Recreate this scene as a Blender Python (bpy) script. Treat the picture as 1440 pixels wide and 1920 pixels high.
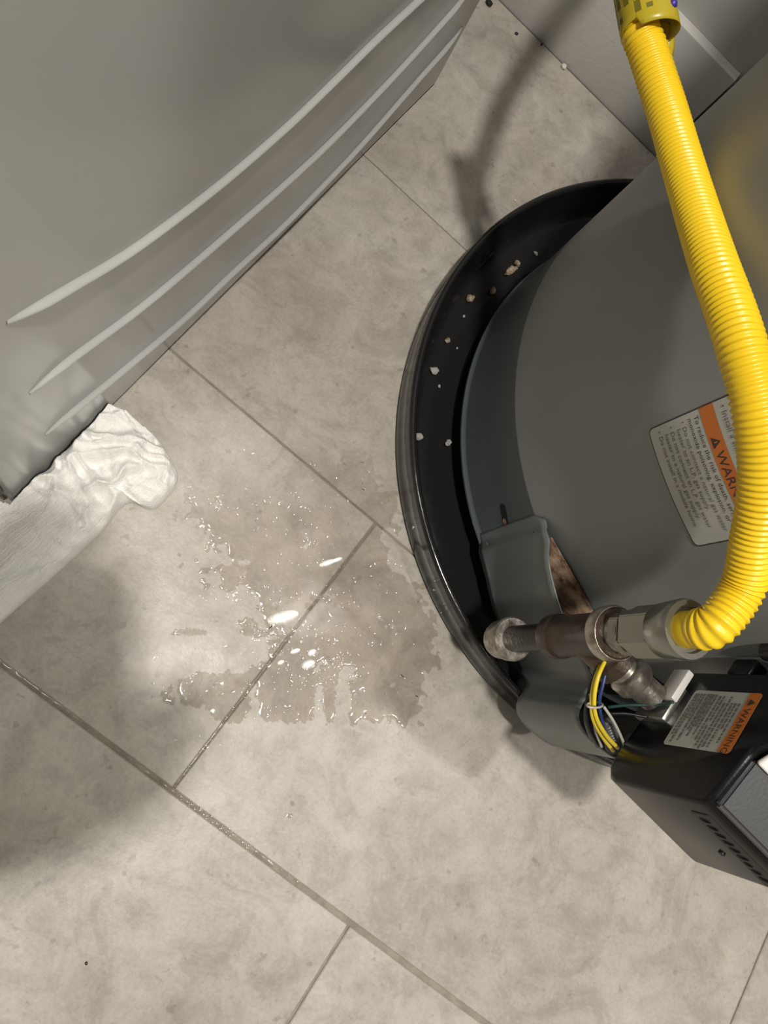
import bpy, bmesh, math, random
from mathutils import Vector, Matrix, noise
random.seed(7)
D = bpy.data
for o in list(D.objects): D.objects.remove(o)
SC = bpy.context.scene
COL = SC.collection
PI = math.pi

# ------------------------------------------------------------------ camera
CAMH = 0.675
FPX = 1391.33
EX = Vector((-0.75536306, -0.56896632, 0.32512148))     # image right in world
EY = Vector((-0.64082132, 0.74508207, -0.18493442))     # image down in world
EZ = Vector((-0.13702073, -0.34803741, -0.92741322))    # view direction in world
camd = D.cameras.new('camera'); cam = D.objects.new('camera', camd); COL.objects.link(cam)
M = Matrix.Identity(4)
for i in range(3):
    M[i][0] = EX[i]; M[i][1] = -EY[i]; M[i][2] = -EZ[i]
M[2][3] = CAMH
cam.matrix_world = M
camd.sensor_fit = 'HORIZONTAL'; camd.sensor_width = 36; camd.lens = FPX/1440*36
camd.clip_start = 0.02; camd.clip_end = 30
SC.camera = cam

# ------------------------------------------------------------------ world, lamps, exposure
w = D.worlds.new('world'); SC.world = w; w.use_nodes = True
w.node_tree.nodes['Background'].inputs[0].default_value = (1.0, 0.97, 0.93, 1)
w.node_tree.nodes['Background'].inputs[1].default_value = 0.25
SC.view_settings.view_transform = 'Standard'; SC.view_settings.look = 'None'
SC.view_settings.gamma = 1; SC.view_settings.exposure = 0.0
SC.view_settings.use_curve_mapping = False
def lamp(name, loc, power, size, color):
    l = D.lights.new(name, 'AREA'); l.shape = 'DISK'; l.size = size; l.energy = power; l.color = color
    o = D.objects.new(name, l); COL.objects.link(o); o.location = loc
    return o
CEIL = 2.34
LAMP_A = (-0.10, 0.10, 2.30)
LAMP_B = (0.235, -0.36, 2.30)
LAMP_C = (-1.04, -0.28, 2.30)
lamp('ceiling_lamp_light', LAMP_A, 37, 0.11, (1.0, 0.955, 0.88))
lamp('ceiling_lamp_light', LAMP_B, 5, 0.09, (1.0, 0.955, 0.88))
lamp('ceiling_lamp_light', LAMP_C, 12, 0.09, (1.0, 0.955, 0.88))

# ------------------------------------------------------------------ helpers
def ray(px, py):
    return EX*((px-720)/FPX) + EY*((py-960)/FPX) + EZ
def at(px, py, z=0.0):
    r = ray(px, py); t = (z-CAMH)/r.z
    return Vector((r.x*t, r.y*t, z))
def atd(px, py, d):
    return Vector((0, 0, CAMH)) + ray(px, py)*d

def link(name, me, mat=None, parent=None, smooth=False, kind=None):
    o = D.objects.new(name, me); COL.objects.link(o)
    if mat: me.materials.append(mat)
    if smooth:
        for p in me.polygons: p.use_smooth = True
    if parent: o.parent = parent
    if kind: o['kind'] = kind
    return o
def obj(name, bm, mat=None, parent=None, smooth=False, kind=None, auto=None):
    me = D.meshes.new(name)
    bmesh.ops.recalc_face_normals(bm, faces=bm.faces)
    bm.to_mesh(me); bm.free()
    o = link(name, me, mat, parent, smooth or auto is not None, kind)
    if auto is not None:
        me.set_sharp_from_angle(angle=math.radians(auto))
    return o
def raw(name, vs, fs, mat=None, parent=None, smooth=False, kind=None):
    me = D.meshes.new(name); me.from_pydata([tuple(v) for v in vs], [], fs); me.update()
    return link(name, me, mat, parent, smooth, kind)
def empty(name, label, cat, loc=(0,0,0), group=None):
    o = D.objects.new(name, None); COL.objects.link(o); o.location = loc
    o.empty_display_size = .02
    tag(o, label, cat, group); return o
def tag(o, label, cat, group=None):
    o['label'] = label; o['category'] = cat
    if group: o['group'] = group
    return o

def add_box(bm, c, s, rot=None, bev=0, seg=2):
    r = bmesh.ops.create_cube(bm, size=1.0)
    vs = r['verts']
    for v in vs:
        v.co = Vector((v.co.x*s[0], v.co.y*s[1], v.co.z*s[2]))
    if bev:
        es = list({e for v in vs for e in v.link_edges})
        rr = bmesh.ops.bevel(bm, geom=es, offset=bev, segments=seg, affect='EDGES', profile=.5)
        vs = list({v for f in rr['faces'] for v in f.verts} | {v for v in vs if v.is_valid})
        # whole island
        st = list(vs); seen = set(st)
        while st:
            v = st.pop()
            for e in v.link_edges:
                o = e.other_vert(v)
                if o not in seen: seen.add(o); st.append(o)
        vs = list(seen)
    m = Matrix.Translation(Vector(c))
    if rot is not None: m = m @ rot.to_4x4()
    for v in vs: v.co = m @ v.co
    return vs
def frame_from(axis, up=Vector((0,0,1))):
    a = Vector(axis).normalized()
    u = a.cross(up)
    if u.length < 1e-4: u = a.cross(Vector((0,1,0)))
    u.normalize(); v = a.cross(u).normalized()
    return u, v, a
def add_lathe(bm, p0, axis, prof, n=32, caps=True, sides=None):
    """prof: list of (distance along axis, radius)"""
    u, v, a = frame_from(axis); p0 = Vector(p0)
    rings = []
    for d, r in prof:
        rings.append([bm.verts.new(p0 + a*d + u*(r*math.cos(2*PI*k/n)) + v*(r*math.sin(2*PI*k/n))) for k in range(n)])
    for i in range(len(rings)-1):
        A, B = rings[i], rings[i+1]
        for k in range(n):
            bm.faces.new((A[k], A[(k+1)%n], B[(k+1)%n], B[k]))
    if caps:
        bm.faces.new(rings[0][::-1]); bm.faces.new(rings[-1])
    return rings
def catmull(pts, n=8):
    P = [Vector(p) for p in pts]
    P = [P[0]*2-P[1]] + P + [P[-1]*2-P[-2]]
    out = []
    for i in range(1, len(P)-2):
        a, b, c, d = P[i-1], P[i], P[i+1], P[i+2]
        for k in range(n):
            t = k/n
            out.append(.5*((2*b)+(c-a)*t+(2*a-5*b+4*c-d)*t*t+(3*b-a-3*c+d)*t**3))
    out.append(P[-2]); return out
def resample(pts, step):
    out = [pts[0]]; acc = 0; L = 0
    for i in range(1, len(pts)):
        a, b = pts[i-1], pts[i]; s = (b-a).length; d = step-acc
        while d <= s:
            out.append(a.lerp(b, d/s)); d += step
        acc = s-(d-step)
    return out
def sweep(bm, pts, rad, n=24, caps=True):
    """rad: float or function(i)->radius, parallel transport frame"""
    rings = []; u = None
    for i, p in enumerate(pts):
        t = (pts[min(i+1, len(pts)-1)]-pts[max(i-1, 0)]).normalized()
        if u is None:
            u, _, _ = frame_from(t)
        u = (u - t*u.dot(t)).normalized(); v = t.cross(u)
        r = rad(i) if callable(rad) else rad
        rings.append([bm.verts.new(p+u*(r*math.cos(2*PI*k/n))+v*(r*math.sin(2*PI*k/n))) for k in range(n)])
    for i in range(len(rings)-1):
        A, B = rings[i], rings[i+1]
        for k in range(n): bm.faces.new((A[k], A[(k+1)%n], B[(k+1)%n], B[k]))
    if caps:
        bm.faces.new(rings[0][::-1]); bm.faces.new(rings[-1])

_txt = {}
def text_geo(s, size):
    """vertices and faces of flat lettering, baseline on y=0"""
    cu = D.curves.new('t', 'FONT'); cu.body = s; cu.size = size; cu.resolution_u = 2
    o = D.objects.new('t', cu); COL.objects.link(o)
    dg = bpy.context.evaluated_depsgraph_get()
    me = o.evaluated_get(dg).to_mesh()
    vs = [v.co.copy() for v in me.vertices]; fs = [tuple(p.vertices) for p in me.polygons]
    D.objects.remove(o); D.curves.remove(cu)
    return vs, fs
def rrect(w, h, r, n=5):
    out = []
    for cx, cy, a0 in ((w-r, h-r, 0), (r, h-r, 90), (r, r, 180), (w-r, r, 270)):
        for k in range(n+1):
            a = math.radians(a0+90*k/n); out.append((cx+r*math.cos(a), cy+r*math.sin(a)))
    return out

# ------------------------------------------------------------------ materials
def mat(name, color=(.5,.5,.5), rough=.5, metal=0., spec=.5, coat=0., bump=None, vary=None, trans=0.):
    m = D.materials.new(name); m.use_nodes = True; nt = m.node_tree; b = nt.nodes['Principled BSDF']
    b.inputs['Base Color'].default_value = (*color, 1); b.inputs['Roughness'].default_value = rough
    b.inputs['Metallic'].default_value = metal; b.inputs['Specular IOR Level'].default_value = spec
    b.inputs['Coat Weight'].default_value = coat; b.inputs['Coat Roughness'].default_value = .08
    b.inputs['Transmission Weight'].default_value = trans
    if bump or vary:
        tc = nt.nodes.new('ShaderNodeTexCoord')
    if bump:
        sc, st = bump
        n = nt.nodes.new('ShaderNodeTexNoise'); n.inputs['Scale'].default_value = sc; n.inputs['Detail'].default_value = 4
        bp = nt.nodes.new('ShaderNodeBump'); bp.inputs['Strength'].default_value = st; bp.inputs['Distance'].default_value = .002
        nt.links.new(tc.outputs['Object'], n.inputs['Vector']); nt.links.new(n.outputs['Fac'], bp.inputs['Height'])
        nt.links.new(bp.outputs['Normal'], b.inputs['Normal'])
    if vary:
        sc, c2, lo, hi = vary
        n = nt.nodes.new('ShaderNodeTexNoise'); n.inputs['Scale'].default_value = sc; n.inputs['Detail'].default_value = 5
        n.inputs['Roughness'].default_value = .6
        r = nt.nodes.new('ShaderNodeValToRGB'); r.color_ramp.elements[0].position = lo; r.color_ramp.elements[1].position = hi
        r.color_ramp.elements[0].color = (*color, 1); r.color_ramp.elements[1].color = (*c2, 1)
        nt.links.new(tc.outputs['Object'], n.inputs['Vector']); nt.links.new(n.outputs['Fac'], r.inputs['Fac'])
        nt.links.new(r.outputs['Color'], b.inputs['Base Color'])
    return m
MT = {}
def tile_material():
    m = D.materials.new('tile_stoneware'); m.use_nodes = True; nt = m.node_tree; N = nt.nodes; L = nt.links
    b = N['Principled BSDF']
    geo = N.new('ShaderNodeNewGeometry'); oi = N.new('ShaderNodeObjectInfo')
    off = N.new('ShaderNodeVectorMath'); off.operation = 'MULTIPLY_ADD'
    comb = N.new('ShaderNodeCombineXYZ')
    for k in range(3): L.new(oi.outputs['Random'], comb.inputs[k])
    L.new(comb.outputs[0], off.inputs[0]); off.inputs[1].default_value = (3.1, 5.7, 2.3); L.new(geo.outputs['Position'], off.inputs[2])
    def noise_(scale, detail=5, rough=.6, dist=0.):
        n = N.new('ShaderNodeTexNoise'); n.inputs['Scale'].default_value = scale; n.inputs['Detail'].default_value = detail
        n.inputs['Roughness'].default_value = rough; n.inputs['Distortion'].default_value = dist
        L.new(off.outputs[0], n.inputs['Vector']); return n
    def ramp(src, stops):
        r = N.new('ShaderNodeValToRGB'); e = r.color_ramp.elements
        e[0].position, e[0].color = stops[0][0], (*stops[0][1], 1); e[1].position, e[1].color = stops[-1][0], (*stops[-1][1], 1)
        for p, c in stops[1:-1]:
            q = e.new(p); q.color = (*c, 1)
        L.new(src, r.inputs['Fac']); return r
    def mix(a, bb, fac, mode='MIX'):
        x = N.new('ShaderNodeMix'); x.data_type = 'RGBA'; x.blend_type = mode
        if isinstance(fac, float): x.inputs[0].default_value = fac
        else: L.new(fac, x.inputs[0])
        L.new(a, x.inputs[6]); L.new(bb, x.inputs[7]); return x.outputs[2]
    big = ramp(noise_(5, 3, .55, .6).outputs['Fac'], [(.3, (.37,.335,.29)), (.7, (.48,.45,.405))])
    mid = ramp(noise_(38, 8, .72, .3).outputs['Fac'], [(.3, (.78,.78,.78)), (.5, (.97,.97,.97)), (.7, (1.08,1.08,1.07))])
    fine = ramp(noise_(260, 4, .7).outputs['Fac'], [(.3, (.84,.84,.84)), (.55, (1,1,1)), (.75, (1.07,1.07,1.07))])
    cloud = ramp(noise_(15, 6, .68, 1.5).outputs['Fac'], [(.40, (.86,.855,.85)), (.52, (1,1,1)), (.66, (1.07,1.07,1.07))])
    pit = ramp(noise_(85, 3, .5).outputs['Fac'], [(.66, (1,1,1)), (.73, (.72,.71,.69))])
    c = mix(big.outputs[0], mid.outputs[0], .9, 'MULTIPLY')
    c = mix(c, fine.outputs[0], .8, 'MULTIPLY')
    c = mix(c, cloud.outputs[0], 1.0, 'MULTIPLY')
    c = mix(c, pit.outputs[0], .8, 'MULTIPLY')
    L.new(c, b.inputs['Base Color'])
    rr = N.new('ShaderNodeMapRange'); rr.inputs[1].default_value = .3; rr.inputs[2].default_value = .7
    rr.inputs[3].default_value = .30; rr.inputs[4].default_value = .46
    L.new(noise_(22, 5).outputs['Fac'], rr.inputs[0]); L.new(rr.outputs[0], b.inputs['Roughness'])
    bp = N.new('ShaderNodeBump'); bp.inputs['Strength'].default_value = .22; bp.inputs['Distance'].default_value = .0012
    L.new(noise_(120, 8, .7).outputs['Fac'], bp.inputs['Height']); L.new(bp.outputs['Normal'], b.inputs['Normal'])
    return m
TILE = tile_material()
GROUT = mat('grout', (.24,.21,.17), .8, bump=(500,.5), vary=(60,(.32,.285,.235),.4,.6))
WASHER = mat('washer_enamel', (.475,.48,.472), .17, spec=.7, bump=(30,.02))
WFRONT = mat('washer_front_enamel', (.12,.12,.12), .3)
DARK = mat('dark_plastic', (.012,.012,.012), .4)
PAN = mat('pan_plastic', (.014,.014,.014), .15, spec=.6, bump=(45,.25))
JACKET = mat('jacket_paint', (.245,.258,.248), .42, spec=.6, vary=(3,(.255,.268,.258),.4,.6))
def shade_band(m, zs, low):
    # shade on the heater's lower part, put into the colour as darker blue grey
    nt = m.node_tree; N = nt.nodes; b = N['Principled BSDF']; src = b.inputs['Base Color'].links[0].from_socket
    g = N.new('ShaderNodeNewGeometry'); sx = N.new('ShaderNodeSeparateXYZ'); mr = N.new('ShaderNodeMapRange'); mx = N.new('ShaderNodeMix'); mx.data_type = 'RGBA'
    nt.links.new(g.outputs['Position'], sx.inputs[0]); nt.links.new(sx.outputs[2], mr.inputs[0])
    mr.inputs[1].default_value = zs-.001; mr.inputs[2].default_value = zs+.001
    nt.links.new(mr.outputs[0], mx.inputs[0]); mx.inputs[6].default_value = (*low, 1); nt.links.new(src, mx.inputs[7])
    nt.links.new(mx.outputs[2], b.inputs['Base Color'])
shade_band(JACKET, .137, (.075,.092,.093))
COVER = mat('cover_paint', (.15,.165,.162), .34, spec=.6)
BASE = mat('heater_base', (.02,.02,.02), .6)
RUST = mat('rusty_steel', (.10,.045,.025), .6, metal=.3, vary=(45,(.46,.33,.23),.42,.62), bump=(150,.3))
IRON = mat('malleable_iron', (.055,.038,.028), .42, metal=.55, vary=(40,(.10,.07,.05),.4,.65), bump=(220,.3))
PIPE = mat('black_steel_pipe', (.045,.042,.038), .38, metal=.6, bump=(300,.2))
GALV = mat('galvanised_steel', (.24,.21,.18), .33, metal=.85, vary=(70,(.52,.48,.43),.4,.6), bump=(200,.2))
SILVER = mat('plated_steel', (.30,.30,.27), .3, metal=.85, bump=(150,.1))
YELLOW = mat('yellow_coating', (.86,.58,.015), .32, spec=.5)
YSLEEVE = mat('yellow_sleeve', (.60,.47,.03), .3, trans=.25)
YINK = mat('olive_ink', (.16,.13,.01), .5)
VALVE = mat('valve_black', (.005,.005,.005), .26, spec=.38, bump=(400,.06))
VTOP = mat('valve_graphite', (.05,.052,.055), .42, bump=(500,.1))
WHITEP = mat('white_plastic', (.62,.6,.56), .4)
LBL = mat('label_white', (.50,.50,.46), .45)
INK = mat('label_ink', (.04,.04,.04), .5)
INKG = mat('label_grey_ink', (.16,.16,.15), .5)
ORANGE = mat('label_orange', (.62,.17,.02), .45)
WALL = mat('wall_paint', (.50,.49,.46), .75, bump=(90,.15))
BBOARD = mat('baseboard_paint', (.60,.585,.56), .45, bump=(150,.2), vary=(9,(.64,.625,.60),.4,.6))
CEILM = mat('ceiling_paint', (.7,.69,.66), .9)
CLOTH = mat('white_cotton', (.86,.84,.81), .9, spec=.2, bump=(900,.6), vary=(30,(.90,.89,.87),.35,.65))
FLAKE = mat('rust_flake', (.22,.15,.09), .8, vary=(300,(.42,.34,.25),.4,.6), bump=(600,.8))
GREYBIT = mat('grey_grit', (.34,.33,.30), .7, bump=(600,.6))

def water_material(name, tint, scale=160, strength=.35, dist=.0008, rough=.05, depth=False):
    m = D.materials.new(name); m.use_nodes = True; nt = m.node_tree; N = nt.nodes; L = nt.links
    N.remove(N['Principled BSDF']); out = N['Material Output']
    tr = N.new('ShaderNodeBsdfTransparent'); tr.inputs[0].default_value = (*tint, 1)
    gl = N.new('ShaderNodeBsdfGlossy'); gl.inputs['Roughness'].default_value = rough; gl.inputs[0].default_value = (1,1,1,1)
    fr = N.new('ShaderNodeFresnel'); fr.inputs['IOR'].default_value = 1.33
    mx = N.new('ShaderNodeMixShader')
    tc = N.new('ShaderNodeTexCoord'); n = N.new('ShaderNodeTexNoise'); n.inputs['Scale'].default_value = scale; n.inputs['Detail'].default_value = 2
    bp = N.new('ShaderNodeBump'); bp.inputs['Strength'].default_value = strength; bp.inputs['Distance'].default_value = dist
    L.new(tc.outputs['Object'], n.inputs['Vector']); L.new(n.outputs['Fac'], bp.inputs['Height'])
    L.new(bp.outputs['Normal'], gl.inputs['Normal']); L.new(bp.outputs['Normal'], fr.inputs['Normal'])
    L.new(fr.outputs[0], mx.inputs[0]); L.new(tr.outputs[0], mx.inputs[1]); L.new(gl.outputs[0], mx.inputs[2])
    if depth:
        a = N.new('ShaderNodeAttribute'); a.attribute_name = 'depth'
        mc = N.new('ShaderNodeMix'); mc.data_type = 'RGBA'; mc.inputs[6].default_value = (1,1,1,1); mc.inputs[7].default_value = (*tint, 1)
        L.new(a.outputs['Fac'], mc.inputs[0]); L.new(mc.outputs[2], tr.inputs[0])
        ml = N.new('ShaderNodeMath'); ml.operation = 'MULTIPLY'; L.new(a.outputs['Fac'], ml.inputs[0]); L.new(fr.outputs[0], ml.inputs[1]); L.new(ml.outputs[0], mx.inputs[0])
    L.new(mx.outputs[0], out.inputs['Surface'])
    return m
WATER = water_material('thin_water', (.86,.845,.82), 55, .25, .0006, .09, True)
DROP = water_material('drop_water', (.95,.945,.94), 400, .05, .0003, .16)
BEAD = water_material('bead_water', (.95,.945,.94), 60, .10, .0004, .20)

# ------------------------------------------------------------------ room shell
YW = -0.857           # back wall plane
def structure(o): o['kind'] = 'structure'; return o
bm = bmesh.new(); add_box(bm, (-.1, .62, -.05), (3.0, 2.96, .096)); FLOOR = structure(obj('floor', bm, GROUT))
def tile(x0, x1, y0, y1, gx=.0024, gy=.0024, gy1=None):
    gy1 = gy if gy1 is None else gy1
    bm = bmesh.new()
    cx, cy = (x0+x1)/2, (y0+gy/2+y1-gy1/2)/2
    add_box(bm, (0,0,-.004), (x1-x0-gx, y1-y0-gy/2-gy1/2, .008), bev=.0009, seg=1)
    o = obj('tile', bm, TILE, FLOOR); o.location = (cx, cy, 0); o.rotation_euler.z = 0
    return o
ROWS = [(-.8568, -.5510, -.308, .0014, .0014), (-.5510, -.2393, .262, .0014, .0016),
        (-.2393, .0585, -.0999, .0016, .0044), (.0585, .3635, -.296, .0044, .003),
        (.3635, .6685, .1, .003, .003), (.6685, .9735, -.1, .003, .003), (.9735, 1.2785, -.296, .003, .003),
        (1.2785, 1.5835, .1, .003, .003), (1.5835, 1.8885, -.1, .003, .003)]
for y0, y1, xs, g0, g1 in ROWS:
    x = xs
    while x > -1.5: x -= .597
    while x < 1.35:
        a, b_ = max(x, -1.58), min(x+.597, 1.38)
        if b_-a > .02: tile(a, b_, y0, y1, .0024, g0, g1)
        x += .597
def wallbox(name, c, s, m=WALL):
    bm = bmesh.new(); add_box(bm, c, s); return structure(obj(name, bm, m))
wallbox('wall_back', (-.1, YW-.05-.015, CEIL/2), (3.0, .1, CEIL))
wallbox('wall_left', (1.43, .56, CEIL/2), (.1, 2.86, CEIL))
wallbox('wall_right', (-1.63, .56, CEIL/2), (.1, 2.86, CEIL))
wallbox('wall_front', (-.1, 2.04, CEIL/2), (3.0, .1, CEIL))
wallbox('ceiling', (-.1, .56, CEIL+.05), (3.1, 3.0, .1), CEILM)
bm = bmesh.new()
add_box(bm, (.64, YW-.0075, .0650), (1.48, .015, .133), bev=.001)
structure(obj('baseboard_back', bm, BBOARD, auto=40))
bm = bmesh.new()
add_box(bm, (-.135, YW-.003, 1.05), (.065, .018, 2.1), bev=.003)
structure(obj('trim_1', bm, BBOARD, auto=40))
for i, (lx, ly, lz) in enumerate((LAMP_A, LAMP_B, LAMP_C)):
    t = empty('ceiling_light', ['round recessed ceiling lamp above the gap between washer and heater', 'round recessed ceiling lamp above the back of the washer',
              'round recessed ceiling lamp to the far side of the water heater'][i], 'lamp', (lx, ly, CEIL))
    bm = bmesh.new(); add_lathe(bm, (0,0,-.001), (0,0,-1), [(0,.05),(0,.078),(.006,.076),(.009,.07),(.009,.052),(.003,.05)], 40, caps=False)
    obj('ring', bm, WHITEP, t, smooth=True)

# ------------------------------------------------------------------ washing machine
WX = 0.152
washer = empty('washing_machine', 'grey enamelled washing machine with curved pressed ribs along its side panel', 'washing machine', (WX+.34, -.37, 0))
def loc(o, parent):   # keep world coordinates of mesh data under a moved parent
    o.parent = parent; o.matrix_parent_inverse = Matrix.Translation(-Vector(parent.location)); return o
def washer_shell():
    x0, x1, y0, y1, z0, z1 = WX, WX+.68, -.70, -.045, .005, .98
    def corner(cx, cy, r, a0, n):
        return [(cx+r*math.cos(math.radians(a0+90*k/n)), cy+r*math.sin(math.radians(a0+90*k/n))) for k in range(n+1)]
    rb, rf = .016, .004
    loop = corner(x0+rb, y0+rb, rb, 180, 8) + corner(x1-rb, y0+rb, rb, 270, 8) + corner(x1-rf, y1-rf, rf, 0, 4) + corner(x0+rf, y1-rf, rf, 90, 4)
    zs = [(z0, .004), (z0+.0015, .0005), (z0+.004, 0), (.3, 0), (.6, 0), (z1-.008, 0), (z1-.002, .002), (z1, .008)]
    vs, fs = [], []
    n = len(loop); mx, my = (x0+x1)/2, (y0+y1)/2
    for z, ins in zs:
        for x, y in loop:
            vs.append((x+(ins if x < mx else -ins), y+(ins if y < my else -ins), z))
    for i in range(len(zs)-1):
        for k in range(n):
            a = i*n+k; b = i*n+(k+1) % n; fs.append((a, b, b+n, a+n))
    fs.append(tuple(range(n))[::-1]); fs.append(tuple(range((len(zs)-1)*n, len(zs)*n)))
    o = raw('cabinet', vs, fs, WASHER, None, True); o.data.set_sharp_from_angle(angle=math.radians(45)); return loc(o, washer)
washer_shell()
def side(px, py):                      # a point on the side panel, as (y, z)
    r = ray(px, py); t = WX/r.x; return (r.y*t, CAMH+r.z*t)
RIBS = [[side(*p) for p in q] for q in (
    [(12,606),(125,540),(250,464),(400,352),(531,240),(625,150),(700,76),(781,1),(850,-62)],
    [(55,738),(125,676),(250,584),(344,507),(437,427),(531,345),(625,257),(750,127),(862,2),(890,-35)],
    [(85,815),(125,778),(230,692),(344,596),(437,508),(531,421),(625,325),(687,258),(781,150),(850,72),(868,48)])]
for pts in RIBS:
    P = resample(catmull([(WX, y, z) for y, z in pts], 10), .004)
    vs, fs = [], []; n = 15
    for i, p in enumerate(P):
        t = (P[min(i+1, len(P)-1)]-P[max(i-1, 0)]).normalized(); nrm = Vector((-1,0,0)); s = nrm.cross(t).normalized()
        e = min(1, (min(i, len(P)-1-i)+.3)/7); e = e**.6
        for k in range(n):
            a = -1+2*k/(n-1)
            hgt = .0042*e*(.5+.5*math.cos(PI*a)) - (.0002 if abs(a) == 1 else 0)
            vs.append(p + s*(a*.0043*(.5+.5*e)) + nrm*hgt)
    for i in range(len(P)-1):
        for k in range(n-1):
            a = i*n+k; fs.append((a, a+1, a+n+1, a+n))
    loc(raw('pressed_rib', vs, fs, WASHER, None, True), washer)
# faint vertical pressing near the front, front face with door and plinth
bm = bmesh.new(); add_box(bm, (WX+.34, -.0425, .50), (.672, .007, .93), bev=.003); loc(obj('front_panel', bm, WFRONT, None, auto=40), washer)
bm = bmesh.new(); add_lathe(bm, (WX+.34, -.041, .52), (0,1,0), [(0,.20),(.02,.2),(.035,.185),(.04,.165),(.03,.15),(.012,.13),(.004,.05)], 48); loc(obj('door', bm, DARK, None, smooth=True), washer)
bm = bmesh.new(); add_box(bm, (WX+.34, -.036, .885), (.66, .012, .12), bev=.004); loc(obj('control_panel', bm, DARK, None, auto=40), washer)
bm = bmesh.new(); add_lathe(bm, (WX+.34, -.03, .885), (0,1,0), [(0,.032),(.02,.03),(.024,.026)], 32); loc(obj('dial', bm, SILVER, None, smooth=True), washer)
for sx in (.06, .62):
    for y in (-.64, -.11):
        bm = bmesh.new(); add_lathe(bm, (WX+sx, y, 0), (0,0,1), [(0,.022),(.004,.022),(.006,.012),(.012,.012)], 20); loc(obj('foot', bm, DARK), washer)

# ------------------------------------------------------------------ drain pan
PC = Vector((-.335, -.517, 0)); 
pan = empty('drain_pan', 'round black plastic drain pan under the water heater', 'drain pan', PC)
bm = bmesh.new()
add_lathe(bm, (0,0,0), (0,0,1), [(0,.0),(0,.330),(.002,.3345),(.006,.3355),(.012,.3345),(.040,.3335),(.0425,.3365),(.0455,.3375),(.0485,.3360),(.0490,.333),(.0475,.3305),(.043,.3300),(.036,.3275),(.014,.3215),(.006,.3170),(.0035,.3100),(.003,.0)], 160, caps=False)
bmesh.ops.remove_doubles(bm, verts=bm.verts, dist=1e-5)
obj('tray', bm, PAN, pan, smooth=True)

# ------------------------------------------------------------------ water heater
HC = Vector((-.333, -.512, 0)); HR = .27
heater = empty('water_heater', 'tall grey cylindrical gas water heater standing in the black drain pan', 'water heater', (HC.x, HC.y, .0035))
def hp(ang, r, z):
    a = math.radians(ang); return Vector((HC.x+r*math.cos(a), HC.y+r*math.sin(a), z))
hpart = lambda o: loc(o, heater)
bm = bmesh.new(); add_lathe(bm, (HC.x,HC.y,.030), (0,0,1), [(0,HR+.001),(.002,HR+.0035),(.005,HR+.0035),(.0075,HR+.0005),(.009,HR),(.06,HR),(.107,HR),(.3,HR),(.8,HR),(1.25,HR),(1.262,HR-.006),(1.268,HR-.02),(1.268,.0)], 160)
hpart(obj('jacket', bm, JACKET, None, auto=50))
bm = bmesh.new(); add_lathe(bm, (HC.x,HC.y,.012), (0,0,1), [(0,.245),(.004,.25),(.017,.25),(.019,.2)], 96); hpart(obj('base_ring', bm, BASE, None, auto=50))
for a in (30, 150, 270):
    p = hp(a, .22, .0035); bm = bmesh.new(); add_box(bm, (p.x,p.y,.0085), (.04,.04,.010), bev=.002); hpart(obj('foot', bm, BASE))
bm = bmesh.new(); add_lathe(bm, (HC.x,HC.y,1.297), (0,0,1), [(0,.06),(.03,.058),(.034,.05),(.1,.05)], 40); hpart(obj('flue_collar', bm, GALV, None, auto=40))

# burner access cover: bulging sheet following the jacket, open at the top
PLAN = [(56.2,.2704),(58.2,.2725),(59.8,.2765),(61.5,.2790),(64,.2830),(69,.2910),(74,.2985),(79.3,.3050),(82.2,.3090),(83.3,.3160),(83.7,.3270),(84.0,.3380),(85.0,.3445),(87,.3475),(90,.3475),(92.3,.3460),(94.6,.3400),(96,.3290),(96.6,.3100),(97.5,.2950),(104,.2880),(112,.2850),(120,.279),(126,.2704)]
PL = catmull([(a, r*100, 0) for a, r in PLAN], 5)
def cover_z(a):
    zb = .031 if a < 82.4 else min(.0525, .031+(a-82.4)*.02)
    zt = .153 + (.006*math.exp(-((a-61)/2.0)**2)) - (.012*max(0, 57.6-a) if a < 57.6 else 0)
    return zb, zt
vs, fs = [], []; nz = 14
for p in PL:
    a, r = p.x, p.y/100; zb, zt = cover_z(a)
    for k in range(nz+1):
        t = k/nz; z = zb+(zt-zb)*t
        rr = r
        if a > 59: rr += .0010*math.exp(-((zt-z)/.003)**2)
        if a > 59 and a < 82.5: rr -= .004*(1-t)*min(1,(a-59)/6)
        vs.append(hp(a, rr, z))
for i in range(len(PL)-1):
    for k in range(nz):
        a = i*(nz+1)+k; fs.append((a, a+nz+1, a+nz+2, a+1))
cov = hpart(raw('burner_cover', vs, fs, COVER, None, True))
md = cov.modifiers.new('thick', 'SOLIDIFY'); md.thickness = .0012; md.offset = 1
# black sheet for the shade inside the burner opening; rusty inner door behind the cover
def patch(a0, a1, zb, zt, r, n=40, th=.0012):
    vs, fs = [], []
    for i in range(n+1):
        a = a0+(a1-a0)*i/n; b_ = zb(a) if callable(zb) else zb; t_ = zt(a) if callable(zt) else zt
        vs += [hp(a, r, b_), hp(a, r, t_), hp(a, r-th, b_), hp(a, r-th, t_)]
    for i in range(n):
        b = i*4; fs += [(b, b+4, b+5, b+1), (b+1, b+5, b+7, b+3), (b, b+2, b+6, b+4)]
    return vs, fs
v_, f_ = patch(63, 100, .035, lambda a: .150, HR+.0012); hpart(raw('opening_shade', v_, f_, BASE))
def in_top(a): return .153+.0035*math.sin(min(1,(a-61)/14)*PI) if a < 75 else .153-.0016*(a-75)
v_, f_ = patch(60.8, 96, .034, in_top, HR+.0035, 50); hpart(raw('inner_door', v_, f_, RUST, None, True))
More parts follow.
